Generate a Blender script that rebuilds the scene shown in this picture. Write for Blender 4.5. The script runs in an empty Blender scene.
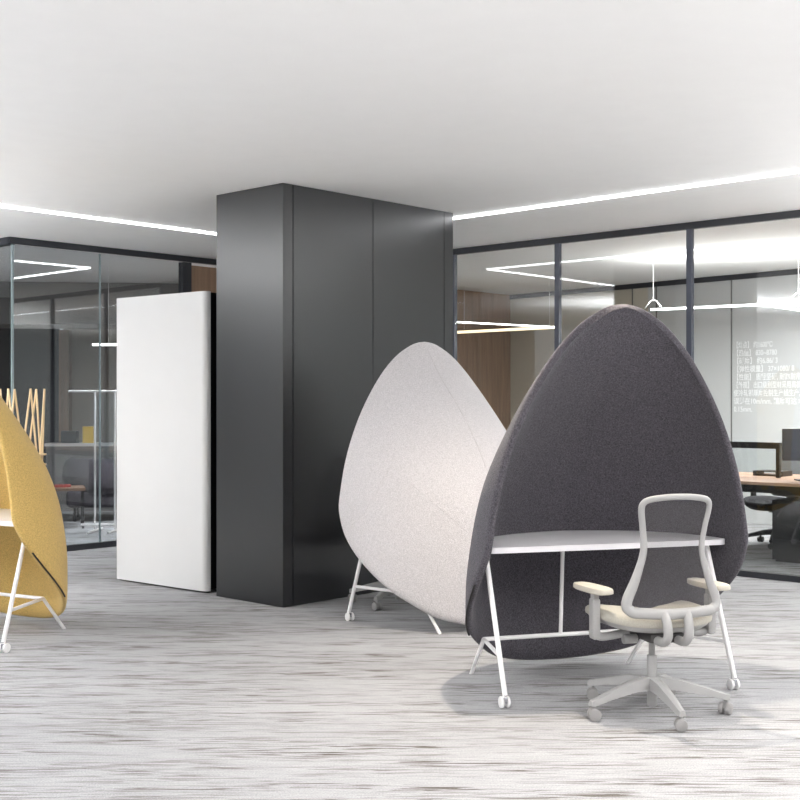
import bpy, bmesh, math, random
from math import sin, cos, pi, radians, sqrt
from mathutils import Vector, Matrix
random.seed(7)
S = bpy.context.scene
C = S.collection

# ------------------------------------------------------------ camera
cam_d = bpy.data.cameras.new('camera'); cam = bpy.data.objects.new('camera', cam_d); C.objects.link(cam)
cam.location = (0, 0, 1.45); cam.rotation_euler = (pi/2, 0, 0)
cam_d.lens = 54.0; cam_d.sensor_width = 36.0; cam_d.shift_y = 0.0025; cam_d.clip_end = 200
S.camera = cam
S.view_settings.view_transform = 'Standard'; S.view_settings.look = 'None'
S.view_settings.gamma = 1.0; S.view_settings.use_curve_mapping = False
S.view_settings.exposure = 0.2

# ------------------------------------------------------------ light
w = bpy.data.worlds.new('world'); S.world = w; w.use_nodes = True
w.node_tree.nodes['Background'].inputs[0].default_value = (0.93, 0.96, 1.0, 1)
w.node_tree.nodes['Background'].inputs[1].default_value = 0.85

def area(name, loc, target, sx, sy, power, col=(1, 1, 1), spread=180):
    l = bpy.data.lights.new(name, 'AREA'); l.shape = 'RECTANGLE'; l.size = sx; l.size_y = sy
    l.energy = power; l.color = col; l.spread = radians(spread)
    o = bpy.data.objects.new(name, l); C.objects.link(o); o.location = loc
    o.rotation_euler = (Vector(target) - Vector(loc)).to_track_quat('-Z', 'Y').to_euler()
    return o
def spot(name, loc, target, power, angle, blend, col, size):
    l = bpy.data.lights.new(name, 'SPOT'); l.energy = power; l.color = col
    l.spot_size = radians(angle); l.spot_blend = blend; l.shadow_soft_size = size
    o = bpy.data.objects.new(name, l); C.objects.link(o); o.location = loc
    o.rotation_euler = (Vector(target) - Vector(loc)).to_track_quat('-Z', 'Y').to_euler()
    return o
area('floor_fill', (-0.5, 1.6, 2.9), (-0.5, 1.6, 0), 6.0, 4.0, 5, (1, 0.985, 0.96))  # added downward fill above the view, not a real ceiling lamp
area('ceiling_fill', (1.0, 1.2, 2.3), (1.0, 1.2, 3), 7.0, 1.6, 360, (1, 0.98, 0.97))  # unseen upward fill added to brighten the ceiling, no pendant hangs here
area('ceiling_fill_right', (5.0, 5.6, 2.2), (5.0, 5.6, 3), 1.4, 6.0, 420, (1, 0.99, 0.98))  # extra ceiling fill added out of view to the right
area('ceiling_fill_left', (-5.6, 6.5, 2.2), (-5.6, 6.5, 3), 1.4, 6.0, 560, (0.97, 0.98, 1))  # matching unseen fill on the left, added to lift the rear ceiling
spot('warm_spotlight', (0.78, 5.88, 2.96), (1.1, 6.1, 0), 235, 112, 0.9, (1, 0.89, 0.74), 0.035)
spot('front_warm_fill', (0.2, 3.2, 2.94), (0.4, 4.1, 0), 32, 100, 1.0, (1, 0.86, 0.74), 0.06)  # out-of-view fill added to warm the foreground floor
rd = area('right_room_downlight', (3.78, 12.27, 2.432), (3.78, 12.27, 0), 2.5, 0.03, 115, (1, 0.99, 0.97)); rd.rotation_euler = (0, 0, math.atan2(-1.5, 2.18))
ru = area('right_room_uplight', (3.75, 12.25, 2.475), (3.75, 12.25, 3), 2.5, 0.03, 40, (1, 0.99, 0.97)); ru.rotation_euler = (pi, 0, math.atan2(-1.5, 2.18))
area('left_room_downlight', (-2.9, 13.6, 2.082), (-2.9, 13.6, 0), 1.1, 0.025, 75, (0.95, 0.98, 1))

# ------------------------------------------------------------ materials
def lin(c):
    return tuple(((v/12.92) if v <= 0.04045 else ((v+0.055)/1.055)**2.4) for v in c)
def rgb(r, g, b): return lin((r/255, g/255, b/255)) + (1,)
def mat(name, col, rough=0.5, metal=0.0, noise=None, bump=None, spec=0.5, sheen=0.0):
    m = bpy.data.materials.new(name); m.use_nodes = True
    nt = m.node_tree; b = nt.nodes['Principled BSDF']
    b.inputs['Base Color'].default_value = col; b.inputs['Roughness'].default_value = rough
    b.inputs['Metallic'].default_value = metal; b.inputs['Specular IOR Level'].default_value = spec
    b.inputs['Sheen Weight'].default_value = sheen
    tc = nt.nodes.new('ShaderNodeTexCoord')
    sc, amt, stretch = noise if noise else (6.0, 0.008, (1, 1, 1))
    mp = nt.nodes.new('ShaderNodeMapping'); mp.inputs['Scale'].default_value = stretch
    nt.links.new(tc.outputs['Object'], mp.inputs['Vector'])
    n = nt.nodes.new('ShaderNodeTexNoise'); n.inputs['Scale'].default_value = sc; n.inputs['Detail'].default_value = 4
    nt.links.new(mp.outputs[0], n.inputs['Vector'])
    r = nt.nodes.new('ShaderNodeMapRange')
    r.inputs['From Min'].default_value = 0.3; r.inputs['From Max'].default_value = 0.7
    r.inputs['To Min'].default_value = 1-amt; r.inputs['To Max'].default_value = 1+amt
    nt.links.new(n.outputs['Fac'], r.inputs['Value'])
    mx = nt.nodes.new('ShaderNodeVectorMath'); mx.operation = 'SCALE'
    mx.inputs[0].default_value = col[:3]
    nt.links.new(r.outputs[0], mx.inputs['Scale']); nt.links.new(mx.outputs[0], b.inputs['Base Color'])
    if bump:
        n2 = nt.nodes.new('ShaderNodeTexNoise'); n2.inputs['Scale'].default_value = bump[0]
        nt.links.new(mp.outputs[0], n2.inputs['Vector'])
        bp = nt.nodes.new('ShaderNodeBump'); bp.inputs['Strength'].default_value = bump[1]; bp.inputs['Distance'].default_value = 0.01
        nt.links.new(n2.outputs['Fac'], bp.inputs['Height']); nt.links.new(bp.outputs[0], b.inputs['Normal'])
    return m
def emit(name, col, strength):
    m = bpy.data.materials.new(name); m.use_nodes = True
    nt = m.node_tree; b = nt.nodes['Principled BSDF']
    b.inputs['Base Color'].default_value = (0.8, 0.8, 0.8, 1)
    b.inputs['Emission Color'].default_value = col; b.inputs['Emission Strength'].default_value = strength
    return m
def felt(name, col, amt):
    return mat(name, col, 0.95, noise=(140, amt, (1, 1, 1)), bump=(160, 0.4), spec=0.15, sheen=0.15)

M = {}
M['felt_dark'] = felt('felt_dark', rgb(82, 79, 85), 0.5)
M['felt_light'] = felt('felt_light', rgb(204, 200, 201), 0.16)
M['felt_yellow'] = felt('felt_yellow', rgb(208, 175, 106), 0.2)
M['piping_black'] = mat('piping_black', rgb(25, 22, 22), 0.6)
M['piping_light'] = mat('piping_light', rgb(206, 201, 201), 0.9)
M['white_metal'] = mat('white_metal', rgb(236, 234, 234), 0.35)
M['white_top'] = mat('white_top', rgb(222, 220, 223), 0.4)
M['chair_grey'] = mat('chair_grey', rgb(160, 159, 158), 0.42)
M['chair_beige'] = mat('chair_beige', rgb(172, 168, 158), 0.85, noise=(200, 0.1, (1, 1, 1)))
M['pad_beige'] = mat('pad_beige', rgb(186, 180, 168), 0.6)
M['grey_wheel'] = mat('grey_wheel', rgb(148, 146, 145), 0.5)
M['dark_wheel'] = mat('dark_wheel', rgb(60, 58, 58), 0.5)
M['chrome'] = mat('chrome', rgb(200, 200, 205), 0.25, 1.0)
M['black'] = mat('black', rgb(24, 24, 27), 0.45)
M['black_fabric'] = mat('black_fabric', rgb(34, 34, 38), 0.9, noise=(200, 0.2, (1, 1, 1)))
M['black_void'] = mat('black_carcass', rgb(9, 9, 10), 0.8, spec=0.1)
M['frame'] = mat('frame_anthracite', rgb(46, 48, 54), 0.4)
M['mullion'] = mat('mullion_steel', rgb(84, 88, 101), 0.4)
M['column_black'] = mat('column_panel', rgb(21, 22, 26), 0.32, noise=(2, 0.02, (1, 1, 1)), spec=1.0)
M['cabinet_white'] = mat('cabinet_white', rgb(214, 214, 214), 0.35)
M['ceiling'] = mat('ceiling_paint', rgb(244, 244, 243), 0.9)
M['wall_white'] = mat('wall_white', rgb(205, 206, 206), 0.5)
M['wall_warm_lit'] = mat('wall_warm_lit', rgb(206, 200, 186), 0.6)
M['wall_grey'] = mat('wall_grey', rgb(120, 118, 116), 0.7)
M['wall_dark'] = mat('wall_dark', rgb(52, 52, 54), 0.7)
M['taupe'] = mat('wall_taupe', rgb(148, 140, 130), 0.7)
M['wood_panel'] = mat('wood_panel', rgb(150, 122, 100), 0.45, noise=(3, 0.18, (6, 6, 0.5)))
M['wood_brown'] = mat('wood_brown', rgb(122, 98, 80), 0.5, noise=(3, 0.15, (6, 6, 0.5)))
M['wood_desk'] = mat('wood_desk', rgb(172, 138, 116), 0.45, noise=(4, 0.12, (1, 9, 1)))
M['bamboo'] = mat('bamboo', rgb(232, 206, 164), 0.5, noise=(12, 0.1, (1, 1, 0.2)))
M['led'] = emit('led', (0.97, 0.98, 1, 1), 12.0)
M['led_pendant'] = emit('led_pendant', (1, 0.99, 0.97, 1), 6.0)
M['glow_warm'] = emit('glow_warm', (1, 0.80, 0.52, 1), 1.6)
M['screen'] = mat('screen_dark', rgb(58, 60, 72), 0.3)
M['lettering'] = mat('lettering_white', rgb(250, 250, 250), 0.6)
M['red'] = mat('red_cover', rgb(150, 50, 45), 0.6)
M['yellow_box'] = mat('yellow_box', rgb(225, 185, 60), 0.6)
M['sofa'] = mat('sofa_charcoal', rgb(66, 62, 68), 0.9)

def glass_mat(name, tint, base):
    m = bpy.data.materials.new(name); m.use_nodes = True
    nt = m.node_tree; nt.nodes.remove(nt.nodes['Principled BSDF'])
    out = nt.nodes['Material Output']
    tr = nt.nodes.new('ShaderNodeBsdfTransparent'); tr.inputs[0].default_value = tint
    gl = nt.nodes.new('ShaderNodeBsdfGlossy'); gl.inputs['Roughness'].default_value = 0.0
    lw = nt.nodes.new('ShaderNodeLayerWeight'); lw.inputs['Blend'].default_value = 0.5
    pw = nt.nodes.new('ShaderNodeMath'); pw.operation = 'POWER'; pw.inputs[1].default_value = 4.0
    nt.links.new(lw.outputs['Facing'], pw.inputs[0])
    ma = nt.nodes.new('ShaderNodeMath'); ma.operation = 'MULTIPLY_ADD'
    ma.inputs[1].default_value = 0.9; ma.inputs[2].default_value = base
    nt.links.new(pw.outputs[0], ma.inputs[0])
    mx = nt.nodes.new('ShaderNodeMixShader')
    nt.links.new(ma.outputs[0], mx.inputs[0]); nt.links.new(tr.outputs[0], mx.inputs[1]); nt.links.new(gl.outputs[0], mx.inputs[2])
    nt.links.new(mx.outputs[0], out.inputs[0])
    return m
M['glass'] = glass_mat('glass_clear', (0.95, 0.97, 0.97, 1), 0.06)
M['glass_left'] = glass_mat('glass_smoked', (0.86, 0.88, 0.89, 1), 0.10)
M['glass_edge'] = mat('glass_edge', rgb(150, 165, 168), 0.2)

def mesh_fabric(name, col, alpha):
    m = bpy.data.materials.new(name); m.use_nodes = True
    nt = m.node_tree; b = nt.nodes['Principled BSDF']
    b.inputs['Base Color'].default_value = col; b.inputs['Roughness'].default_value = 0.9
    out = nt.nodes['Material Output']
    tr = nt.nodes.new('ShaderNodeBsdfTransparent'); mx = nt.nodes.new('ShaderNodeMixShader'); mx.inputs[0].default_value = alpha
    nt.links.new(tr.outputs[0], mx.inputs[1]); nt.links.new(b.outputs[0], mx.inputs[2]); nt.links.new(mx.outputs[0], out.inputs[0])
    return m
M['back_mesh'] = mesh_fabric('back_mesh', rgb(86, 84, 86), 0.42)
M['back_mesh_black'] = mesh_fabric('back_mesh_black', rgb(20, 20, 22), 0.75)

def carpet_mat():
    m = bpy.data.materials.new('carpet'); m.use_nodes = True
    nt = m.node_tree; b = nt.nodes['Principled BSDF']; b.inputs['Roughness'].default_value = 0.95
    b.inputs['Specular IOR Level'].default_value = 0.1
    tc = nt.nodes.new('ShaderNodeTexCoord')
    def noise(scale, stretch, detail=3.0, dist=0.0):
        mp = nt.nodes.new('ShaderNodeMapping'); mp.inputs['Scale'].default_value = stretch
        nt.links.new(tc.outputs['Object'], mp.inputs['Vector'])
        n = nt.nodes.new('ShaderNodeTexNoise'); n.inputs['Scale'].default_value = scale
        n.inputs['Detail'].default_value = detail; n.inputs['Distortion'].default_value = dist
        nt.links.new(mp.outputs[0], n.inputs['Vector']); return n.outputs['Fac']
    def ramp(v, a, b_, ca, cb):
        r = nt.nodes.new('ShaderNodeMapRange'); r.inputs['From Min'].default_value = a; r.inputs['From Max'].default_value = b_
        r.inputs['To Min'].default_value = ca; r.inputs['To Max'].default_value = cb
        nt.links.new(v, r.inputs['Value']); return r.outputs[0]
    def mul(a, b_):
        x = nt.nodes.new('ShaderNodeMath'); x.operation = 'MULTIPLY'
        nt.links.new(a, x.inputs[0]); nt.links.new(b_, x.inputs[1]); return x.outputs[0]
    patch = ramp(noise(1.0, (1.3, 11, 1), 4, 0.5), 0.42, 0.60, 0.1, 0.95)
    fine = ramp(noise(1.0, (3.6, 88, 1), 10, 0.6), 0.515, 0.555, 0.0, 1.0)
    fine2 = ramp(noise(1.0, (9.0, 190, 1), 6, 0.5), 0.45, 0.62, 1.03, 0.88)
    def sub1(a, k):
        x = nt.nodes.new('ShaderNodeMath'); x.operation = 'MULTIPLY_ADD'; x.inputs[1].default_value = -k; x.inputs[2].default_value = 1.0
        nt.links.new(a, x.inputs[0]); return x.outputs[0]
    streak = mul(patch, fine)
    s1 = sub1(streak, 0.0)
    s3 = ramp(noise(1.0, (0.5, 2.2, 1), 2), 0.3, 0.7, 0.93, 1.05)
    s4 = ramp(noise(150, (1, 1, 1), 3), 0.3, 0.7, 0.78, 1.18)
    f = mul(mul(s1, fine2), mul(s3, s4))
    v = nt.nodes.new('ShaderNodeVectorMath'); v.operation = 'SCALE'; v.inputs[0].default_value = rgb(172, 170, 172)[:3]
    mc = nt.nodes.new('ShaderNodeMix'); mc.data_type = 'RGBA'
    mc.inputs[6].default_value = rgb(171, 171, 173); mc.inputs[7].default_value = rgb(98, 92, 86)
    nt.links.new(streak, mc.inputs[0]); nt.links.new(mc.outputs[2], v.inputs[0])
    nt.links.new(f, v.inputs['Scale']); nt.links.new(v.outputs[0], b.inputs['Base Color'])
    bp = nt.nodes.new('ShaderNodeBump'); bp.inputs['Strength'].default_value = 0.3; bp.inputs['Distance'].default_value = 0.005
    nt.links.new(noise(200, (1, 1, 1)), bp.inputs['Height']); nt.links.new(bp.outputs[0], b.inputs['Normal'])
    return m
M['carpet'] = carpet_mat()

# ------------------------------------------------------------ helpers
def obj(name, bm, m, parent=None, smooth=False, **kw):
    me = bpy.data.meshes.new(name)
    bmesh.ops.recalc_face_normals(bm, faces=bm.faces)
    bm.to_mesh(me); bm.free()
    if smooth:
        for p in me.polygons: p.use_smooth = True
        try: me.set_sharp_from_angle(angle=radians(40))
        except Exception: pass
    me.materials.append(m)
    o = bpy.data.objects.new(name, me); C.objects.link(o)
    if parent: o.parent = parent
    for k, v in kw.items(): o[k] = v
    return o
def empty(name, loc, rz=0, parent=None, label=None, cat=None, group=None, kind=None):
    o = bpy.data.objects.new(name, None); C.objects.link(o); o.location = loc; o.rotation_euler = (0, 0, rz)
    o.empty_display_size = 0.1
    if parent: o.parent = parent
    tag(o, label, cat, group, kind)
    return o
def tag(o, label=None, cat=None, group=None, kind=None):
    if label: o['label'] = label
    if cat: o['category'] = cat
    if group: o['group'] = group
    if kind: o['kind'] = kind
    return o
def copy_tree(o, parent=None):
    c = o.copy(); C.objects.link(c)
    if parent: c.parent = parent
    for ch in list(o.children): copy_tree(ch, c)
    return c
def add_box(bm, c, size, rz=0, bevel=0.0, seg=2, M4=None):
    r = bmesh.ops.create_cube(bm, size=1.0); vs = r['verts']
    mt = Matrix.Translation(c) @ Matrix.Rotation(rz, 4, 'Z') @ Matrix.Diagonal((*size, 1))
    if M4 is not None: mt = M4 @ mt
    bmesh.ops.transform(bm, matrix=mt, verts=vs)
    if bevel:
        es = list({e for v in vs for e in v.link_edges})
        bmesh.ops.bevel(bm, geom=es, offset=bevel, segments=seg, affect='EDGES', profile=0.5)
    return bm
def box(c, size, rz=0, bevel=0.0, seg=2): return add_box(bmesh.new(), c, size, rz, bevel, seg)
def tube(bm, pts, rad, n=12, cap=True, flat=1.0, up=None, closed=False):
    pts = [Vector(p) for p in pts]; rads = rad if isinstance(rad, (list, tuple)) else [rad]*len(pts)
    tang = []
    for i in range(len(pts)):
        a = pts[max(i-1, 0)]; b = pts[min(i+1, len(pts)-1)]; tang.append((b-a).normalized())
    u = Vector(up) if up else Vector((0, 0, 1))
    if abs(tang[0].dot(u)) > 0.95: u = Vector((0, 1, 0)) if not up else Vector((1, 0, 0))
    nrm = (u - tang[0]*u.dot(tang[0])).normalized()
    rings = []
    for i, p in enumerate(pts):
        nrm = (nrm - tang[i]*nrm.dot(tang[i])).normalized(); bn = tang[i].cross(nrm)
        rings.append([bm.verts.new(p + (nrm*cos(a)*flat + bn*sin(a))*rads[i]) for a in [2*pi*k/n for k in range(n)]])
    for r0, r1 in zip(rings, rings[1:]):
        for k in range(n): bm.faces.new((r0[k], r0[(k+1) % n], r1[(k+1) % n], r1[k]))
    if closed:
        for k in range(n): bm.faces.new((rings[-1][k], rings[-1][(k+1) % n], rings[0][(k+1) % n], rings[0][k]))
    elif cap: bm.faces.new(rings[0][::-1]); bm.faces.new(rings[-1])
    return bm
def rod(a, b, r, n=12): return tube(bmesh.new(), [a, b], r, n)
def cyl(bm, c, axis, r, h, n=24, bevel=0.0):
    c = Vector(c); ax = Vector(axis).normalized()
    if bevel:
        return tube(bm, [c-ax*h/2, c-ax*(h/2-bevel*0.3), c-ax*(h/2-bevel), c+ax*(h/2-bevel), c+ax*(h/2-bevel*0.3), c+ax*h/2],
                    [r-bevel, r-bevel*0.3, r, r, r-bevel*0.3, r-bevel], n)
    return tube(bm, [c-ax*h/2, c+ax*h/2], r, n)
def smooth_path(pts, n=6):
    P = [Vector(p) for p in pts]; out = []
    for i in range(len(P)-1):
        p0 = P[max(i-1, 0)]; p1 = P[i]; p2 = P[i+1]; p3 = P[min(i+2, len(P)-1)]
        for k in range(n):
            t = k/n
            out.append(0.5*((2*p1)+(p2-p0)*t+(2*p0-5*p1+4*p2-p3)*t*t+(3*p1-p0-3*p2+p3)*t**3))
    out.append(P[-1]); return out
def interp(tab, x):
    # monotone-ish cubic (catmull) interpolation through table sorted by x
    if x <= tab[0][0]: return tab[0][1]
    if x >= tab[-1][0]: return tab[-1][1]
    for i in range(len(tab)-1):
        if tab[i][0] <= x <= tab[i+1][0]:
            x0, y0 = tab[i]; x1, y1 = tab[i+1]; h = x1-x0
            def sl(j):
                if j <= 0: return (tab[1][1]-tab[0][1])/(tab[1][0]-tab[0][0])
                if j >= len(tab)-1: return (tab[-1][1]-tab[-2][1])/(tab[-1][0]-tab[-2][0])
                a = (tab[j][1]-tab[j-1][1])/(tab[j][0]-tab[j-1][0]); b = (tab[j+1][1]-tab[j][1])/(tab[j+1][0]-tab[j][0])
                return 0 if a*b <= 0 else 2*a*b/(a+b)
            m0, m1 = sl(i), sl(i+1); t = (x-x0)/h
            return (2*t**3-3*t*t+1)*y0+(t**3-2*t*t+t)*h*m0+(-2*t**3+3*t*t)*y1+(t**3-t*t)*h*m1

A = Vector((-0.733, 0.680, 0)); B = Vector((0.680, 0.733, 0))   # the two directions of the building grid
RA = math.atan2(A.y, A.x); RB = math.atan2(B.y, B.x)
CH = 2.995
def V2(v, z=0.0): return Vector((v[0], v[1], z))
def slab(name, p, q, z0, z1, th, m, parent=None, off=0.0, bevel=0, **kw):
    # upright slab from p to q; off moves it along its left normal
    p = Vector((p[0], p[1], 0)); q = Vector((q[0], q[1], 0)); d = (q-p); L = d.length; d.normalize()
    nrm = Vector((-d.y, d.x, 0)); c = (p+q)/2 + nrm*off; c.z = (z0+z1)/2
    return obj(name, box(c, (L, th, z1-z0), math.atan2(d.y, d.x), bevel), m, parent, **kw)

# ------------------------------------------------------------ structure
obj('floor', box((0, 8, -0.05), (26, 26, 0.1)), M['carpet'], kind='structure')
obj('ceiling', box((0, 8, CH+0.1), (26, 26, 0.2)), M['ceiling'], kind='structure')

G0 = Vector((-3.64, 11.24, 0))                   # outer corner of the left glass room
R0 = Vector((3.22, 9.66, 0)); RD = Vector((-0.735, 0.678, 0)).normalized()   # right glass wall
def GL(s): return G0 + B*s
def RG(s): return R0 + RD*s

# left partition
win1 = empty('window_1', tuple(G0), kind='structure')
def child_slab(*a, **k):
    o = slab(*a, **k); return o
def sub(parent):  # local offset fix: parts are built in world coordinates
    for ch in parent.children:
        ch.matrix_parent_inverse = Matrix.Translation(parent.location).inverted() if parent.rotation_euler.z == 0 else parent.matrix_basis.inverted()
slab('top_rail', GL(-0.03), GL(2.6), 2.935, CH-0.001, 0.05, M['frame'], win1)
slab('bottom_rail', GL(-0.03), GL(2.05), 0.0, 0.055, 0.06, M['frame'], win1)
slab('glass_pane', GL(0.02), GL(0.955), 0.055, 2.925, 0.012, M['glass_left'], win1)
slab('glass_pane', GL(0.965), GL(1.95), 0.055, 2.925, 0.012, M['glass_left'], win1)
slab('glass_edge', GL(0.952), GL(0.968), 0.055, 2.925, 0.014, M['glass_edge'], win1)
slab('glass_edge', GL(0.0), GL(0.02), 0.055, 2.925, 0.02, M['glass_edge'], win1)
slab('mullion', GL(1.95), GL(2.06), 0.0, 2.925, 0.08, M['frame'], win1)
sub(win1)
win3 = empty('window_3', tuple(G0), kind='structure')
slab('top_rail', G0, G0+A*4, 2.925, CH-0.001, 0.07, M['frame'], win3)
slab('bottom_rail', G0, G0+A*4, 0.0, 0.055, 0.06, M['frame'], win3)
slab('glass_pane', G0+A*0.03, G0+A*2.0, 0.055, 2.925, 0.012, M['glass_left'], win3)
slab('glass_pane', G0+A*2.01, G0+A*4.0, 0.055, 2.925, 0.012, M['glass_left'], win3)
sub(win3)
slab('door_1', GL(2.07), GL(3.42), 0.0, 2.90, 0.05, M['wood_panel'], kind='structure')
slab('trim_1', GL(2.6), GL(3.42), 2.90, CH-0.001, 0.05, M['frame'], kind='structure')

# right partition
win2 = empty('window_2', tuple(R0), kind='structure')
ms = [3.64, 2.363, 0.984, -0.40, -1.78, -3.16, -4.54]
slab('top_rail', RG(-4.6), RG(3.70), 2.935, CH-0.001, 0.045, M['frame'], win2)
slab('bottom_rail', RG(-4.6), RG(3.70), 0.0, 0.05, 0.07, M['frame'], win2)
for s in ms: slab('mullion', RG(s-0.025), RG(s+0.025), 0.05, 2.935, 0.045, M['mullion'], win2)
for a, b in zip(ms, ms[1:]): slab('glass_pane', RG(b+0.025), RG(a-0.025), 0.05, 2.935, 0.012, M['glass'], win2)
sub(win2)
slab('wall_centre', RG(3.71), RG(6.1), 0, CH-0.001, 0.08, M['wall_grey'], kind='structure')

# right room walls
K = Vector((1.54, 17.4, 0)); KD = (Vector((4.63, 13.9, 0))-K).normalized()
def KW(px):      # point on the rear wall that lies on a sight line, used only to place panel joints
    k = (px-400)/1200; t = (k*K.y-K.x)/(KD.x-k*KD.y); return K+KD*t
slab('wall_back_right', K, KW(648), 0, CH-0.001, 0.1, M['wall_warm_lit'], off=0.05, kind='structure')  # beige carries the warm light and reflection on this stretch of wall
slab('wall_back_far_right', KW(648), K+KD*13, 0, CH-0.001, 0.1, M['wall_white'], off=0.05, kind='structure')
tr = empty('trim_2', tuple(K), kind='structure')
slab('cornice_line', K+KD*0.0, K+KD*9, 2.93, CH-0.002, 0.02, M['frame'], tr, off=-0.012)
for px in (632, 656, 731, 812, 905): p = KW(px); slab('panel_joint', p, p+KD*0.018, 0, 2.93, 0.006, M['wall_grey'], tr, off=-0.004)
sub(tr)
WD = -B
slab('wall_wood', K-B*0.0, K-B*5.0, 0, CH-0.001, 0.08, M['wood_panel'], off=0.045, kind='structure')
tr = empty('trim_3', tuple(K), kind='structure')
slab('cornice_line', K, K-B*4.6, 2.93, CH-0.002, 0.02, M['frame'], tr, off=-0.012)
for s in (0.08, 0.58, 1.35, 2.2): slab('panel_joint', K-B*s, K-B*(s+0.015), 0, 2.93, 0.006, M['wall_dark'], tr, off=-0.004)
sub(tr)

# left room walls
slab('wall_back_left', (-9.5, 16.0), (-4.72, 16.6), 0, CH-0.001, 0.1, M['wall_dark'], off=0.05, kind='structure')
slab('wall_back_middle', (-4.70, 16.75), (-0.2, 17.2), 0, CH-0.001, 0.1, M['taupe'], off=0.05, kind='structure')
slab('wall_side_left', (-9.5, 16.0), (-11.5, 9.0), 0, CH-0.001, 0.1, M['wall_grey'], off=0.05, kind='structure')
obj('trim_4', box((-4.6, 15.9, 2.72), (9.0, 1.0, 0.54), 0.11), M['wall_grey'], kind='structure')
obj('trim_5', box((-4.60, 16.50, 1.22), (0.14, 0.16, 2.44)), M['wood_brown'], kind='structure')

# ------------------------------------------------------------ column
col_len = 1.85; col_w = 0.745
C0 = Vector((-0.824, 8.447, 0))
col = empty('column', tuple(C0), 0, label='tall black panelled column rising from carpet to ceiling', cat='column')
cc = C0 + A*col_w/2 + B*col_len/2
core = box((cc.x, cc.y, (CH-0.004)/2+0.001), (col_w-0.03, col_len-0.03, CH-0.008), RA)
obj('core', core, M['black'], col)
g = 0.008
ph = CH-0.002
for a, b in ((0.0, 0.095), (0.095, 0.91), (0.91, 1.737), (1.737, col_len)):
    slab('panel', C0+B*(a+g/2), C0+B*(b-g/2), 0.003, ph, 0.02, M['column_black'], col, off=0.01)
    slab('panel', C0+A*col_w+B*(a+g/2), C0+A*col_w+B*(b-g/2), 0.003, ph, 0.02, M['column_black'], col, off=-0.01)
slab('panel', C0+A*0.001, C0+A*(col_w-0.001), 0.003, ph, 0.02, M['column_black'], col, off=-0.0105)
slab('panel', C0+A*0.001+B*col_len, C0+A*(col_w-0.001)+B*col_len, 0.003, ph, 0.02, M['column_black'], col, off=0.0105)
sub(col)

# ------------------------------------------------------------ white cabinet
P0 = Vector((-1.44, 9.04, 0)); P1 = Vector((-2.276, 9.72, 0)); cd = (P1-P0).normalized(); P0 += cd*0.04; P1 += cd*0.06; cn = Vector((-cd.y, cd.x, 0)) * -1
cl = (P1-P0).length; ca = math.atan2(cd.y, cd.x)
cab = empty('tall_cabinet', tuple(P0), 0, label='tall white cabinet with rounded front beside the black column', cat='cabinet')
mid = (P0+P1)/2
bm = bmesh.new()
def cab_pt(s, t, z): p = P0+cd*s+cn*t; return Vector((p.x, p.y, z))
prof = []
r = 0.045
for k in range(7): a = pi/2*k/6; prof.append((r-r*sin(a)+0.0, r-r*cos(a)))
prof = [(r-r*cos(pi/2*k/6), r-r*sin(pi/2*k/6)) for k in range(7)]         # (along, depth) near edge
ring = [(0.0, 0.055)] + prof + [(cl-s, t) for s, t in reversed(prof)] + [(cl, 0.055)]
lo = [bm.verts.new(cab_pt(s, t, 0.016)) for s, t in ring]; hi = [bm.verts.new(cab_pt(s, t, 2.29)) for s, t in ring]
for i in range(len(ring)): j = (i+1) % len(ring); bm.faces.new((lo[i], lo[j], hi[j], hi[i]))
bm.faces.new(lo); bm.faces.new(hi)
obj('door_front', bm, M['cabinet_white'], cab, smooth=True)
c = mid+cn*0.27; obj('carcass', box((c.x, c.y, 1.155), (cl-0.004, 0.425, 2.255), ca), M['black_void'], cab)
c = mid+cn*0.25; obj('plinth', box((c.x, c.y, 0.007), (cl-0.03, 0.42, 0.014), ca), M['black'], cab)
sub(cab)

# ------------------------------------------------------------ ceiling linear lights
LC = Vector((-1.157, 11.52, 0))
def line_light(p, q, label):
    p = V2(p); q = V2(q); d = (q-p).normalized()
    root = empty('linear_ceiling_light', (p.x, p.y, CH-0.012), 0, label=label, cat='ceiling light')
    slab('diffuser', p, q, CH-0.019, CH-0.003, 0.024, M['led'], root)
    slab('housing', p, q, CH-0.003, CH-0.0005, 0.05, M['white_metal'], root)
    sub(root)
line_light(LC, LC-B*3.5, 'recessed white line of light in ceiling left of the black column')
line_light(LC-A*0.03, LC-A*9.0, 'long recessed white line of light in ceiling right of the black column')

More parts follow.
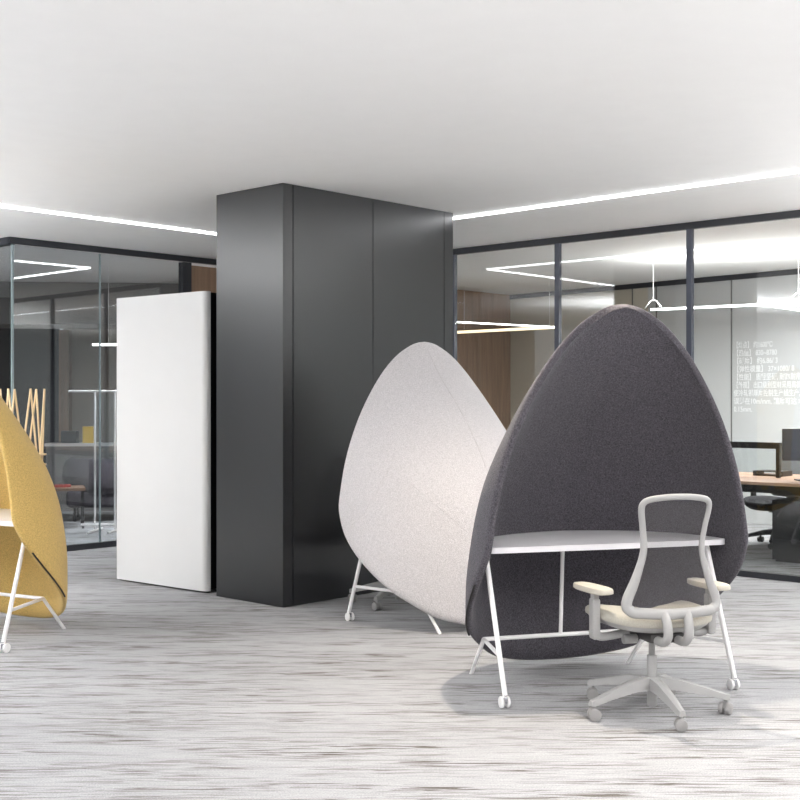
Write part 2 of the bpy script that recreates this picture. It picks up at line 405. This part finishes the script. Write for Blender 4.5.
# ------------------------------------------------------------ pods
W_TAB = [(0.0, 0.72), (0.3, 0.738), (0.5, 0.738), (0.76, 0.712), (1.0, 0.675), (1.107, 0.650), (1.36, 0.56), (1.6, 0.428), (1.78, 0.285), (1.885, 0.145), (1.93, 0.0)]
D_TAB = [(0.0, 0.84), (0.4, 0.84), (0.74, 0.80), (1.0, 0.70), (1.25, 0.55), (1.46, 0.38), (1.65, 0.20), (1.75, 0.12), (1.85, 0.05), (1.93, 0.0)]
ZB = [(0, 0.022), (12, 0.032), (30, 0.08), (44, 0.18), (57, 0.295), (69, 0.42), (78, 0.53), (84.5, 0.63), (90, 0.76)]
H0 = 1.93
def shell_pt(t, z, H, off=0.0):
    u = z*H0/H if z > 0.75 else z
    if z > 0.75: u = 0.75+(z-0.75)*(H0-0.75)/(H-0.75)
    h = max(H0-u, 0.0)
    if u > 1.885: ww = 0.145*sqrt(h/0.045)
    else: ww = interp(W_TAB, u)
    dd = interp(D_TAB, u)
    a = abs(t)
    k = min(max((u-0.9)/0.6, 0), 1); pw = 2/(2.5-0.5*k*k*(3-2*k))
    x = ww*sin(t)
    if pw < 0.999:
        # fuller, squarer plan near the ground (superellipse written in polar form)
        s_, c_ = abs(sin(t)), abs(cos(t)); e = 2/pw
        rr = (s_**e+c_**e)**(-1/e); x = ww*s_*rr*(1 if t >= 0 else -1); cy = c_*rr
    else: cy = cos(t)
    y = dd*cy*(1-0.11*abs(sin(t)))
    return Vector((x, y, z))
def shell_n(t, z, H):
    e = 0.004
    a = shell_pt(t+e, z, H)-shell_pt(t-e, z, H); b = shell_pt(t, z+e, H)-shell_pt(t, z-e, H)
    n = a.cross(b)
    if n.length < 1e-9: return Vector((0, 1, 0))
    n.normalize()
    if n.y*cos(t)+n.x*sin(t) < 0: n = -n
    return n
def build_shell(H, m, parent):
    bm = bmesh.new(); NT = 48; NV = 34; rows = []
    for j in range(NV):
        v = 1-j/(NV-0.3)
        row = []
        for i in range(NT+1):
            t = (i/NT*2-1)*pi/2
            zb = interp(ZB, abs(math.degrees(t)))
            # even spacing low down, dense towards the apex
            z = H-(H-zb)*(0.35*v+0.65*v*v if v < 1 else 1.0)
            row.append(bm.verts.new(shell_pt(t, z, H)))
        rows.append(row)
    for r0, r1 in zip(rows, rows[1:]):
        for i in range(NT): bm.faces.new((r0[i], r0[i+1], r1[i+1], r1[i]))
    top = bm.verts.new(shell_pt(0, H, H))
    for i in range(NT): bm.faces.new((rows[-1][i], rows[-1][i+1], top))
    bmesh.ops.remove_doubles(bm, verts=bm.verts, dist=0.0005)
    bmesh.ops.recalc_face_normals(bm, faces=bm.faces)
    f = min(bm.faces, key=lambda f: (f.calc_center_median()-Vector((0, 0.8, 0.6))).length)
    if f.normal.y < 0: bmesh.ops.reverse_faces(bm, faces=bm.faces)
    me = bpy.data.meshes.new('shell'); bm.to_mesh(me); bm.free()
    for p in me.polygons: p.use_smooth = True
    me.materials.append(m)
    o = bpy.data.objects.new('shell', me); C.objects.link(o); o.parent = parent
    s = o.modifiers.new('thickness', 'SOLIDIFY'); s.thickness = 0.036; s.offset = -1
    b = o.modifiers.new('round', 'SUBSURF'); b.levels = 1; b.render_levels = 1
    return o
def make_pod(felt_key, seam_key, H, label, loc, wang, zip_sides=(), chevrons=False):
    root = empty('desk_pod', loc, wang, label=label, cat='work pod', group=None)
    sh = build_shell(H, M[felt_key], root)
    bm = bmesh.new()
    def surf_line(pts, r=0.0018, lift=0.0):
        path = []
        for (t0, z0), (t1, z1) in zip(pts, pts[1:]):
            for k in range(12):
                f = k/12; t = t0+(t1-t0)*f; z = z0+(z1-z0)*f
                path.append(shell_pt(t, z, H)+shell_n(t, z, H)*lift)
        tube(bm, path, r, 6)
    surf_line([(0.001, H-0.05), (0.001, 0.5), (0.001, 0.08)])
    obj('back_seam', bm, M[seam_key], sh, smooth=True)
    for sg in ((1, -1) if chevrons else ()):
        bm = bmesh.new()
        surf_line([(sg*radians(80), 0.60), (sg*radians(68), 0.72), (sg*radians(51.6), 1.05), (sg*radians(21.3), 0.68), (sg*radians(4), 0.45)], 0.0016, 0.0)
        obj('panel_seam', bm, M[seam_key], sh, smooth=True)
    if zip_sides:
        for sg in zip_sides:
            bm = bmesh.new(); path = []
            for d in [52+k*1.5 for k in range(20)]:
                t = radians(d)*sg; z = interp(ZB, d)
                path.append(shell_pt(t, z, H)+shell_n(t, z, H)*-0.004+Vector((0, 0, 0.006)))
            tube(bm, path, 0.005, 6); obj('zip_piping', bm, M['piping_black'], sh, smooth=True)
    # desktop
    bm = bmesh.new(); zt, zb_ = 0.745, 0.717; out = []
    for k in range(41):
        d = -77+154*k/40; t = radians(d); p = shell_pt(t, 0.73, H); n = shell_n(t, 0.73, H); n.z = 0
        q = p-n.normalized()*0.05; out.append((q.x, q.y))
    x0, y0 = out[0]; x1, y1 = out[-1]
    front = [(x1-0.01, y1-0.02), (x1-0.035, y1-0.032), (0, y1-0.04), (x0+0.035, y0-0.032), (x0+0.01, y0-0.02)]
    ring = out+front
    lo = [bm.verts.new((x, y, zb_)) for x, y in ring]; hi = [bm.verts.new((x, y, zt)) for x, y in ring]
    for i in range(len(ring)): j = (i+1) % len(ring); bm.faces.new((lo[i], lo[j], hi[j], hi[i]))
    bm.faces.new(lo); ft = bm.faces.new(hi)
    obj('desktop', bm, M['white_top'], root)
    # frame
    jz = 0.225; fz = 0.235
    J = {1: Vector((0.42, 0.52, jz)), -1: Vector((-0.53, 0.52, jz))}
    FR = {1: Vector((0.40, 0.725, 0.0)), -1: Vector((-0.52, 0.73, 0.0))}
    FF = {1: Vector((0.62, 0.0, 0.052)), -1: Vector((-0.62, 0.0, 0.052))}
    FT = {1: Vector((0.59, 0.22, 0.717)), -1: Vector((-0.625, 0.25, 0.717))}
    for sg in (1, -1):
        leg = obj('front_leg', rod(FF[sg], FT[sg], 0.0128), M['white_metal'], root, smooth=True)
        k = (fz-FF[sg].z)/(FT[sg].z-FF[sg].z); bp = FF[sg].lerp(FT[sg], k)
        obj('rear_leg', rod(FR[sg], J[sg], 0.011), M['white_metal'], root, smooth=True)
        obj('side_brace', rod(J[sg], bp, 0.0105), M['white_metal'], root, smooth=True)
        c0 = FF[sg]
        bm = bmesh.new(); tube(bm, [c0+Vector((0, 0, -0.004)), c0+Vector((0, 0, 0.012))], 0.011)
        add_box(bm, (c0.x, c0.y+0.008, 0.040), (0.016, 0.04, 0.03), 0, 0.005)
        cs = obj('caster', bm, M['chrome'], root, smooth=True)
        for q in (-1, 1):
            bm = bmesh.new(); cyl(bm, (c0.x+q*0.016, c0.y+0.012, 0.0285), (1, 0, 0), 0.028, 0.013, 20, 0.004)
            obj('wheel', bm, M['white_metal'], cs, smooth=True)
    obj('crossbar', rod(J[-1], J[1], 0.0115), M['white_metal'], root, smooth=True)
    mx = J[-1].lerp(J[1], 0.455)
    obj('centre_post', rod((mx.x, mx.y, jz), (mx.x, mx.y-0.03, 0.717), 0.0105), M['white_metal'], root, smooth=True)
    return root
make_pod('felt_dark', 'felt_dark', 1.93, 'charcoal felt pod with white desk inside, grey task chair at its open front', (1.091, 5.855, 0), math.atan2(0.292, 0.956), zip_sides=(-1,))
make_pod('felt_light', 'piping_light', 1.868, 'pale grey felt pod seen from behind, between black column and charcoal pod', (0.171, 8.31, 0), math.atan2(-0.566, -0.824), chevrons=True)
make_pod('felt_yellow', 'felt_yellow', 1.93, 'mustard yellow felt pod with white desk, cut off at the left edge', (-2.84, 7.22, 0), math.atan2(-0.469, 0.883), zip_sides=(1,))

# ------------------------------------------------------------ task chairs
def make_chair(name, label, cat, loc, face, base_rot, mats, wheels, group=None):
    fr, seatm, padm, meshm, dark = mats
    root = empty(name, loc, face-pi/2, label=label, cat=cat, group=group)
    # star base
    hub = bmesh.new(); cyl(hub, (0, 0, 0.135), (0, 0, 1), 0.04, 0.06, 24, 0.008)
    hubo = obj('base_hub', hub, fr, root, smooth=True)
    tube_ = bmesh.new(); cyl(tube_, (0, 0, 0.148), (0, 0, 1), 0.0235, 0.24, 24, 0.004)
    obj('column_sleeve', tube_, fr, root, smooth=True)
    gp = bmesh.new(); cyl(gp, (0, 0, 0.31), (0, 0, 1), 0.0145, 0.12, 20)
    obj('gas_piston', gp, M['grey_wheel'] if fr is M['chair_grey'] else fr, root, smooth=True)
    R = 0.335
    for k in range(5):
        a = base_rot-(face-pi/2)+k*2*pi/5; d = Vector((cos(a), sin(a), 0)); n = Vector((-d.y, d.x, 0))
        bm = bmesh.new(); rings = []
        for f, zt, zb_, hw in ((0.03, 0.168, 0.112, 0.030), (0.12, 0.160, 0.108, 0.028), (0.25, 0.125, 0.088, 0.023), (R-0.005, 0.100, 0.070, 0.019), (R+0.02, 0.094, 0.068, 0.017)):
            c = d*f
            rings.append([bm.verts.new(c+n*hw+Vector((0, 0, zb_))), bm.verts.new(c+n*hw*0.75+Vector((0, 0, zt-0.004))), bm.verts.new(c+Vector((0, 0, zt))),
                          bm.verts.new(c-n*hw*0.75+Vector((0, 0, zt-0.004))), bm.verts.new(c-n*hw+Vector((0, 0, zb_)))])
        for r0, r1 in zip(rings, rings[1:]):
            for i in range(5): bm.faces.new((r0[i], r0[(i+1) % 5], r1[(i+1) % 5], r1[i]))
        bm.faces.new(rings[0]); bm.faces.new(rings[-1][::-1])
        obj('base_arm', bm, fr, root)
        sw = wheels[k]; wd = Vector((cos(sw), sin(sw), 0)); c = d*R
        bm = bmesh.new(); tube(bm, [c+Vector((0, 0, 0.03)), c+Vector((0, 0, 0.085))], 0.009)
        cs = obj('caster', bm, fr, root, smooth=True)
        for q in (-1, 1):
            bm = bmesh.new(); cyl(bm, c+wd*q*0.017+Vector((0, 0, 0.0285)), wd, 0.0285, 0.022, 24, 0.005)
            obj('wheel', bm, M['grey_wheel'] if fr is M['chair_grey'] else M['dark_wheel'], cs, smooth=True)
    # mechanism
    bm = bmesh.new(); add_box(bm, (0, -0.02, 0.375), (0.17, 0.30, 0.045), 0, 0.012); add_box(bm, (0, 0, 0.35), (0.10, 0.13, 0.03), 0, 0.01)
    obj('tilt_mechanism', bm, dark, root, smooth=True)
    bm = bmesh.new(); cyl(bm, (-0.12, -0.02, 0.35), (1, 0, 0), 0.022, 0.07, 20, 0.005)
    obj('tension_knob', bm, fr, root, smooth=True)
    # seat
    def seat_outline(s, z, n=48):
        pts = []
        for k in range(n):
            a = 2*pi*k/n; ca_, sa = cos(a), sin(a)
            x = abs(ca_)**0.55*(1 if ca_ >= 0 else -1)*0.275; y = abs(sa)**0.55*(1 if sa >= 0 else -1)*0.25
            x *= 1-0.10*max(0, -y/0.235); 
            zz = z-0.03*max(0, (y-0.12)/0.115)**2+0.014*(abs(x)/0.25)**2
            pts.append(Vector((x*s, y*s+0.03, zz)))
        return pts
    def stack(layers, m, nm, par):
        bm = bmesh.new(); rg = [[bm.verts.new(p) for p in seat_outline(s, z)] for s, z in layers]
        for r0, r1 in zip(rg, rg[1:]):
            for i in range(len(r0)): j = (i+1) % len(r0); bm.faces.new((r0[i], r0[j], r1[j], r1[i]))
        bm.faces.new(rg[0]); bm.faces.new(rg[-1]); return obj(nm, bm, m, par, smooth=True)
    stack([(0.55, 0.398), (0.86, 0.402), (0.93, 0.415), (0.95, 0.428)], fr, 'seat_pan', root)
    stack([(0.93, 0.426), (0.99, 0.432), (1.0, 0.445), (0.99, 0.458), (0.95, 0.468), (0.85, 0.474), (0.5, 0.470), (0.2, 0.468)], seatm, 'seat', root)
    # back frame
    yb = lambda z: interp([(0.40, -0.235), (0.50, -0.250), (0.62, -0.242), (0.78, -0.236), (0.90, -0.252), (1.05, -0.29)], z)
    HW = [(0.505, 0.155), (0.512, 0.198), (0.55, 0.218), (0.66, 0.176), (0.78, 0.142), (0.88, 0.150), (0.97, 0.164), (1.003, 0.155), (1.017, 0.125)]
    half = [(0.0, 0.500)]+[(w_, z) for z, w_ in HW]+[(0.06, 1.026), (0.0, 1.028)]
    loop = [(x, z) for x, z in half]+[(-x, z) for x, z in reversed(half[1:-1])]
    def ys(x, z): return yb(z)+0.10*(x/0.2)**2*0.35
    bm = bmesh.new(); pts = [Vector((x, ys(x, z), z)) for x, z in loop]
    sp = smooth_path(pts[-2:]+pts+pts[:3], 5)[10:-10]
    rd = []
    for p in sp: rd.append(interp([(0.50, 0.025), (0.58, 0.024), (0.72, 0.0175), (0.9, 0.0145), (1.03, 0.0145)], p.z))
    tube(bm, sp, rd, 12, cap=False, flat=0.75, up=(0, 1, 0), closed=True)
    obj('back_frame', bm, fr, root, smooth=True)
    bm = bmesh.new(); rows = []
    for j in range(19):
        z = 0.512+(1.02-0.512)*j/18
        wv = interp([(0.512, 0.19), (0.55, 0.205), (0.66, 0.168), (0.78, 0.14), (0.88, 0.148), (0.97, 0.16), (1.0, 0.15), (1.02, 0.12)], z)
        rows.append([bm.verts.new((wv*(i/6-1), ys(wv*(i/6-1), z), z)) for i in range(13)])
    for r0, r1 in zip(rows, rows[1:]):
        for i in range(12): bm.faces.new((r0[i], r0[i+1], r1[i+1], r1[i]))
    ob = obj('mesh_back', bm, meshm, root, smooth=True)
    for sg in (1, -1):
        bm = bmesh.new()
        tube(bm, smooth_path([(sg*0.055, -0.245, 0.505), (sg*0.052, -0.272, 0.455), (sg*0.05, -0.275, 0.405), (sg*0.05, -0.235, 0.372), (sg*0.05, -0.16, 0.366), (sg*0.05, -0.06, 0.368)], 5), 0.021, 12)
        obj('back_support', bm, fr, root, smooth=True)
    # arms
    for sg in (1, -1):
        bm = bmesh.new()
        tube(bm, smooth_path([(sg*0.12, 0.0, 0.378), (sg*0.20, 0.0, 0.366), (sg*0.25, 0.0, 0.362), (sg*0.272, 0.0, 0.37)], 4), [0.020]*13, 10)
        add_box(bm, (sg*0.290, -0.01, 0.45), (0.04, 0.06, 0.19), 0, 0.012)
        add_box(bm, (sg*0.290, -0.01, 0.555), (0.03, 0.045, 0.035), 0, 0.008)
        st = obj('arm_post', bm, fr, root, smooth=True)
        bm = bmesh.new(); out = []
        L2, Wd = 0.14, 0.046; rot = radians(9)
        for k in range(32):
            a = 2*pi*k/32; ca_, sa = cos(a), sin(a)
            x = abs(ca_)**0.6*(1 if ca_ > 0 else -1)*Wd*(1-0.15*sa); y = abs(sa)**0.6*(1 if sa > 0 else -1)*L2
            out.append((x*cos(rot)-y*sin(rot)+sg*0.292, x*sin(rot)+y*cos(rot)+0.015))
        rg = []
        for s, z in ((0.9, 0.571), (1.0, 0.576), (1.0, 0.590), (0.96, 0.597), (0.85, 0.600)):
            rg.append([bm.verts.new((sg*0.292+(x-sg*0.292)*s, 0.015+(y-0.015)*s, z)) for x, y in out])
        for r0, r1 in zip(rg, rg[1:]):
            for i in range(32): j = (i+1) % 32; bm.faces.new((r0[i], r0[j], r1[j], r1[i]))
        bm.faces.new(rg[0]); bm.faces.new(rg[-1])
        obj('arm_pad', bm, padm, root, smooth=True)
    return root
grey = (M['chair_grey'], M['chair_beige'], M['pad_beige'], M['back_mesh'], M['dark_wheel'])
blk = (M['black'], M['black_fabric'], M['black'], M['back_mesh_black'], M['black'])
wr = lambda l: [radians(x) for x in l]
make_chair('task_chair', 'light grey task chair with mesh back and armrests in front of charcoal pod', 'chair', (1.18, 5.62, 0), radians(103), radians(64), grey, wr([80, 250, 262, 250, 310]))
make_chair('task_chair', 'grey task chair with only its wheeled base showing under the pale grey pod', 'chair', (-0.014, 8.66, 0), math.atan2(-0.824, 0.566), radians(244), grey, wr([10, 70, 120, 200, 300]))
make_chair('task_chair', 'black task chair pushed to the wooden desk behind right glass wall', 'chair', (3.80, 12.12, 0), radians(215), radians(100), blk, wr([10, 70, 120, 200, 300]))

# ------------------------------------------------------------ right room: desk
DA = math.atan2(-0.68, 0.733)       # along the glass wall, towards the right
desk = empty('office_desk', (3.0, 10.75, 0), DA, label='long oak topped desk on black frame behind right glass wall', cat='desk')
# local x along the desk (to the right), y away from the glass
def dbox(name, c, s, m, par=desk, bev=0.0): return obj(name, box(c, s, 0, bev), m, par)
dbox('desktop', (1.1, 0.72, 0.725), (4.6, 1.30, 0.028), M['wood_desk'], bev=0.003)
dbox('cable_tray', (1.1, 0.76, 0.62), (4.3, 0.30, 0.04), M['black'])
dbox('frame_beam', (1.1, 0.18, 0.685), (4.4, 0.05, 0.05), M['black']); dbox('frame_beam', (1.1, 1.26, 0.685), (4.4, 0.05, 0.05), M['black'])
for x in (-1.0, 3.2):
    for y in (0.18, 1.26): dbox('leg', (x, y, 0.33), (0.05, 0.05, 0.66), M['black'])
ped = empty('drawer_pedestal', (0, 0, 0), 0, label='black drawer pedestal under the oak desk', cat='drawers')
ped.location = desk.matrix_basis @ Vector((0.38, 0.66, 0)); ped.rotation_euler = (0, 0, DA)
obj('body', box((0, 0, 0.29), (0.42, 0.55, 0.54)), M['black'], ped)
obj('plinth', box((0, 0, 0.010), (0.38, 0.50, 0.019)), M['black'], ped)
for k in range(3): obj('drawer', box((0, -0.28, 0.12+0.175*k), (0.40, 0.012, 0.165)), M['black'], ped)
# desk screen
scr = empty('desk_screen', (0, 0, 0), 0, label='low black framed clear divider standing on the oak desk', cat='desk divider')
scr.location = desk.matrix_basis @ Vector((0.0, 0.72, 0.74)); scr.rotation_euler = (0, 0, DA)
obj('post', box((0.07, 0, 0.165), (0.035, 0.035, 0.33)), M['black'], scr)
obj('post', box((-0.73, 0, 0.165), (0.035, 0.035, 0.33)), M['black'], scr)
obj('top_rail', box((-0.33, 0, 0.30), (0.835, 0.03, 0.06)), M['black'], scr)
obj('clear_panel', box((-0.33, 0, 0.14), (0.76, 0.006, 0.26)), M['glass'], scr)
# monitor
mon = empty('monitor', (0, 0, 0), 0, label='dark computer monitor on oak desk at the right edge', cat='monitor')
mon.location = desk.matrix_basis @ Vector((0.47, 0.52, 0.739)); mon.rotation_euler = (0, 0, DA+radians(38))
obj('display', box((0, 0, 0.326), (0.50, 0.03, 0.29), 0, 0.005), M['screen'], mon)
obj('stand_arm', box((0, 0.025, 0.17), (0.05, 0.02, 0.33)), M['black'], mon)
obj('stand_foot', box((0, 0.02, 0.006), (0.24, 0.17, 0.012), 0, 0.003), M['black'], mon)
lp = desk.matrix_basis @ Vector((-0.13, 1.02, 0.739))
lap = empty('document_tray', tuple(lp), DA, label='small dark tray lying on the far half of the oak desk', cat='tray')
obj('tray_floor', box((0, 0, 0.006), (0.30, 0.22, 0.011)), M['black'], lap); obj('tray_top', box((0, 0, 0.045), (0.30, 0.22, 0.008)), M['black'], lap)
for x in (-0.145, 0.145): obj('tray_side', box((x, 0, 0.026), (0.008, 0.22, 0.03)), M['black'], lap)

# pendant lamp of the right room
pen = empty('pendant_lamp', (2.72, 13.0, 2.45), 0, label='thin white angled bar of light hung behind right glass wall', cat='pendant light')
pz = 2.45
slab('light_bar', (2.72, 13.0), (4.9, 11.5), pz-0.011, pz+0.011, 0.025, M['led_pendant'], pen)
slab('light_bar', (3.72, 12.33), (4.5, 13.25), pz-0.009, pz+0.007, 0.02, M['led_pendant'], pen)
for x, y in ((2.74, 12.985), (4.02, 12.105)):
    bm = bmesh.new(); tube(bm, [(x, y, pz+0.10), (x, y, CH-0.012)], 0.004, 6); obj('cable', bm, M['white_metal'], pen)
    bm = bmesh.new()
    for q in (-1, 1): tube(bm, smooth_path([(x, y, pz+0.105), (x+q*0.03, y-q*0.02, pz+0.09), (x+q*0.08, y-q*0.055, pz+0.018)], 5), 0.004, 6)
    obj('hanger', bm, M['white_metal'], pen)
    bm = bmesh.new(); cyl(bm, (x, y, CH-0.008), (0, 0, 1), 0.04, 0.014); obj('ceiling_cap', bm, M['white_metal'], pen)
sub(pen)

pn = empty('pendant_lamp', (0.66, 13.95, 2.38), 0, label='thin angled glowing bars, one white and one warm, by brown wood wall behind glass', cat='pendant light')  # glowing bars added for the thin bright lines behind the glass
slab('light_bar', (0.30, 13.68), (1.92, 14.9), 2.372, 2.388, 0.014, M['led_pendant'], pn)
slab('warm_bar', (1.92, 14.9), (0.75, 15.98), 2.36, 2.395, 0.02, M['glow_warm'], pn)
for x, y in ((0.45, 13.793), (1.85, 14.85), (0.85, 15.888)):
    bm = bmesh.new(); tube(bm, [(x, y, 2.388), (x, y, CH-0.002)], 0.0025, 6); obj('cable', bm, M['white_metal'], pn)
sub(pn)

# lettering on the rear wall
LINES = ['【熔点】 约1600℃', '【热值】 830~8780', '【硬度】 约6.86/ 3', '【弹性模量】 37×1080/ 8', '【性能】 质轻坚硬, 耐腐耐用.',
         '【外观】 出口级别型材采用高档', '使冷轧钢厚度控制生产线生产,', '误差在10m/mm, 精度可达 >', '0.15mm.']
let = empty('wall_lettering', tuple(KW(735.5)), 0, label='nine lines of small white lettering on the white rear wall', cat='wall lettering')
lp0 = KW(734); ang = math.atan2(KD.y, KD.x)
dg = None
for i, tx in enumerate(LINES):
    cu = bpy.data.curves.new('tmp', 'FONT'); cu.body = tx; cu.size = 0.088; cu.extrude = 0.001; cu.offset = 0.0012
    to = bpy.data.objects.new('tmp', cu); C.objects.link(to)
    bpy.context.view_layer.update(); dg = bpy.context.evaluated_depsgraph_get()
    me = bpy.data.meshes.new_from_object(to.evaluated_get(dg)); me.name = 'text_line'
    bpy.data.objects.remove(to)
    me.materials.clear(); me.materials.append(M['lettering'])
    wdt = max((v.co.x for v in me.vertices), default=1)
    tgt = [0.56, 0.62, 0.63, 0.86, 0.97, 0.95, 0.94, 0.96, 0.27][i]
    for v in me.vertices: v.co.x *= 0.94*tgt/wdt
    o = bpy.data.objects.new('text_line', me); C.objects.link(o)
    nn = Vector((KD.y, -KD.x, 0)); nn = nn if nn.dot(Vector((0, -1, 0))) > 0 else -nn
    p = lp0+nn*0.006
    o.matrix_world = Matrix.Translation((p.x, p.y, 2.105-0.0965*i)) @ Matrix.Rotation(ang, 4, 'Z') @ Matrix.Rotation(pi/2, 4, 'X')
    o.parent = let
sub(let)

# ------------------------------------------------------------ left room contents
# zigzag bamboo stand in the hall
st = empty('bamboo_stand', (-3.02, 9.6, 0), 0, label='bamboo stick stand of crossed canes behind yellow pod', cat='coat stand')
ns = 6
for k in range(ns):
    a = 2*pi*k/ns+0.15
    for sg in (1, -1):
        a1 = a+sg*radians(60)
        obj('cane', rod((0.17*cos(a), 0.17*sin(a), 1.555), (0.20*cos(a1), 0.20*sin(a1), 0.02), 0.0085, 8), M['bamboo'], st, smooth=True)
for z in (0.95, 1.03):
    bm = bmesh.new(); cyl(bm, (0, 0, z), (0, 0, 1), 0.185, 0.012, 32); obj('ring_shelf', bm, M['bamboo'], st)
bm = bmesh.new(); cyl(bm, (0, 0, 0.011), (0, 0, 1), 0.22, 0.02, 32); obj('base', bm, M['bamboo'], st)

def LPt(px, d, z=0): return Vector(((px-400)/1200*d, d, z))
# glass board on stand
bd = empty('glass_board', tuple(LPt(98, 13.4)), 0, label='clear glass board on white frame inside left glass room', cat='board')
for px in (95, 115):
    x = (px-98)/1200*13.4
    obj('pole', rod((x, 0, 0.03), (x, 0, 1.57), 0.012, 8), M['white_metal'], bd)
    obj('foot', rod((x-0.02, -0.25, 0.015), (x+0.02, 0.25, 0.015), 0.014, 8), M['white_metal'], bd)
obj('top_bar', rod((-0.33, 0, 1.57), (0.28, 0, 1.57), 0.012, 8), M['white_metal'], bd)
obj('low_bar', rod((-0.19, 0, 0.08), (0.19, 0, 0.08), 0.014, 8), M['white_metal'], bd)
obj('board', box((0.08, 0, 1.15), (0.21, 0.008, 0.78)), M['glass'], bd)
# side table
tb = empty('side_table', tuple(LPt(60, 13.9)), 0.3, label='small dark table with thin legs inside left glass room', cat='table')
obj('table_top', box((0, 0, 0.45), (0.55, 0.5, 0.03)), M['wood_brown'], tb)
for x in (-0.25, 0.25):
    for y in (-0.22, 0.22): obj('leg', box((x, y, 0.2175), (0.02, 0.02, 0.435)), M['black'], tb)
bk = obj('book', box((0, 0, 0.012), (0.24, 0.17, 0.022), 0.3), M['red']); bk.location = LPt(60, 13.9, 0.466)
tag(bk, 'red book lying on the small dark table', 'book')
# sofa
so = empty('lounge_chair', tuple(LPt(108, 14.9)), 0.2, label='dark rounded lounge chair inside left glass room', cat='armchair')
obj('seat', box((0, 0, 0.28), (0.95, 0.8, 0.22), 0, 0.06, 4), M['sofa'], so, smooth=True)
bm = bmesh.new()
tube(bm, [Vector((0.46*cos(a), 0.40*sin(a), 0.55)) for a in [radians(-200+220*k/24) for k in range(25)]], 0.09, 12, flat=2.4)
obj('backrest', bm, M['sofa'], so, smooth=True)
for x in (-0.38, 0.38):
    for y in (-0.3, 0.3): obj('leg', rod((x, y, 0.0), (x, y, 0.18), 0.015, 8), M['black'], so)
# shelf unit against rear wall
sf = empty('low_shelf', tuple(LPt(108, 16.2)), 0.09, label='grey low shelf unit along rear wall of left glass room', cat='shelf')
obj('top', box((0, 0, 0.88), (1.6, 0.4, 0.04)), M['wall_white'], sf)
obj('body', box((0, 0, 0.43), (1.56, 0.38, 0.86)), M['wall_grey'], sf)
yb_ = obj('box', box((0, 0, 0.11), (0.14, 0.12, 0.22)), M['yellow_box']); yb_.location = LPt(89, 16.12, 0.901); tag(yb_, 'small yellow box standing on the low shelf', 'box')
bb = obj('box', box((0, 0, 0.08), (0.2, 0.16, 0.16)), M['wall_dark']); bb.location = LPt(70, 16.12, 0.901); tag(bb, 'small dark box left of the yellow box', 'box')
# pendant of the left room
pl = empty('pendant_lamp', tuple(LPt(98, 13.6, 2.1)), 0, label='short white bar pendant inside left glass room', cat='pendant light')
obj('light_bar', box((0.5, 0, 0), (1.12, 0.03, 0.025)), M['led_pendant'], pl)
for x in (0.02, 0.12, 0.98): obj('cable', rod((x, 0, 0.012), (x, 0, CH-2.1), 0.003, 6), M['white_metal'], pl)
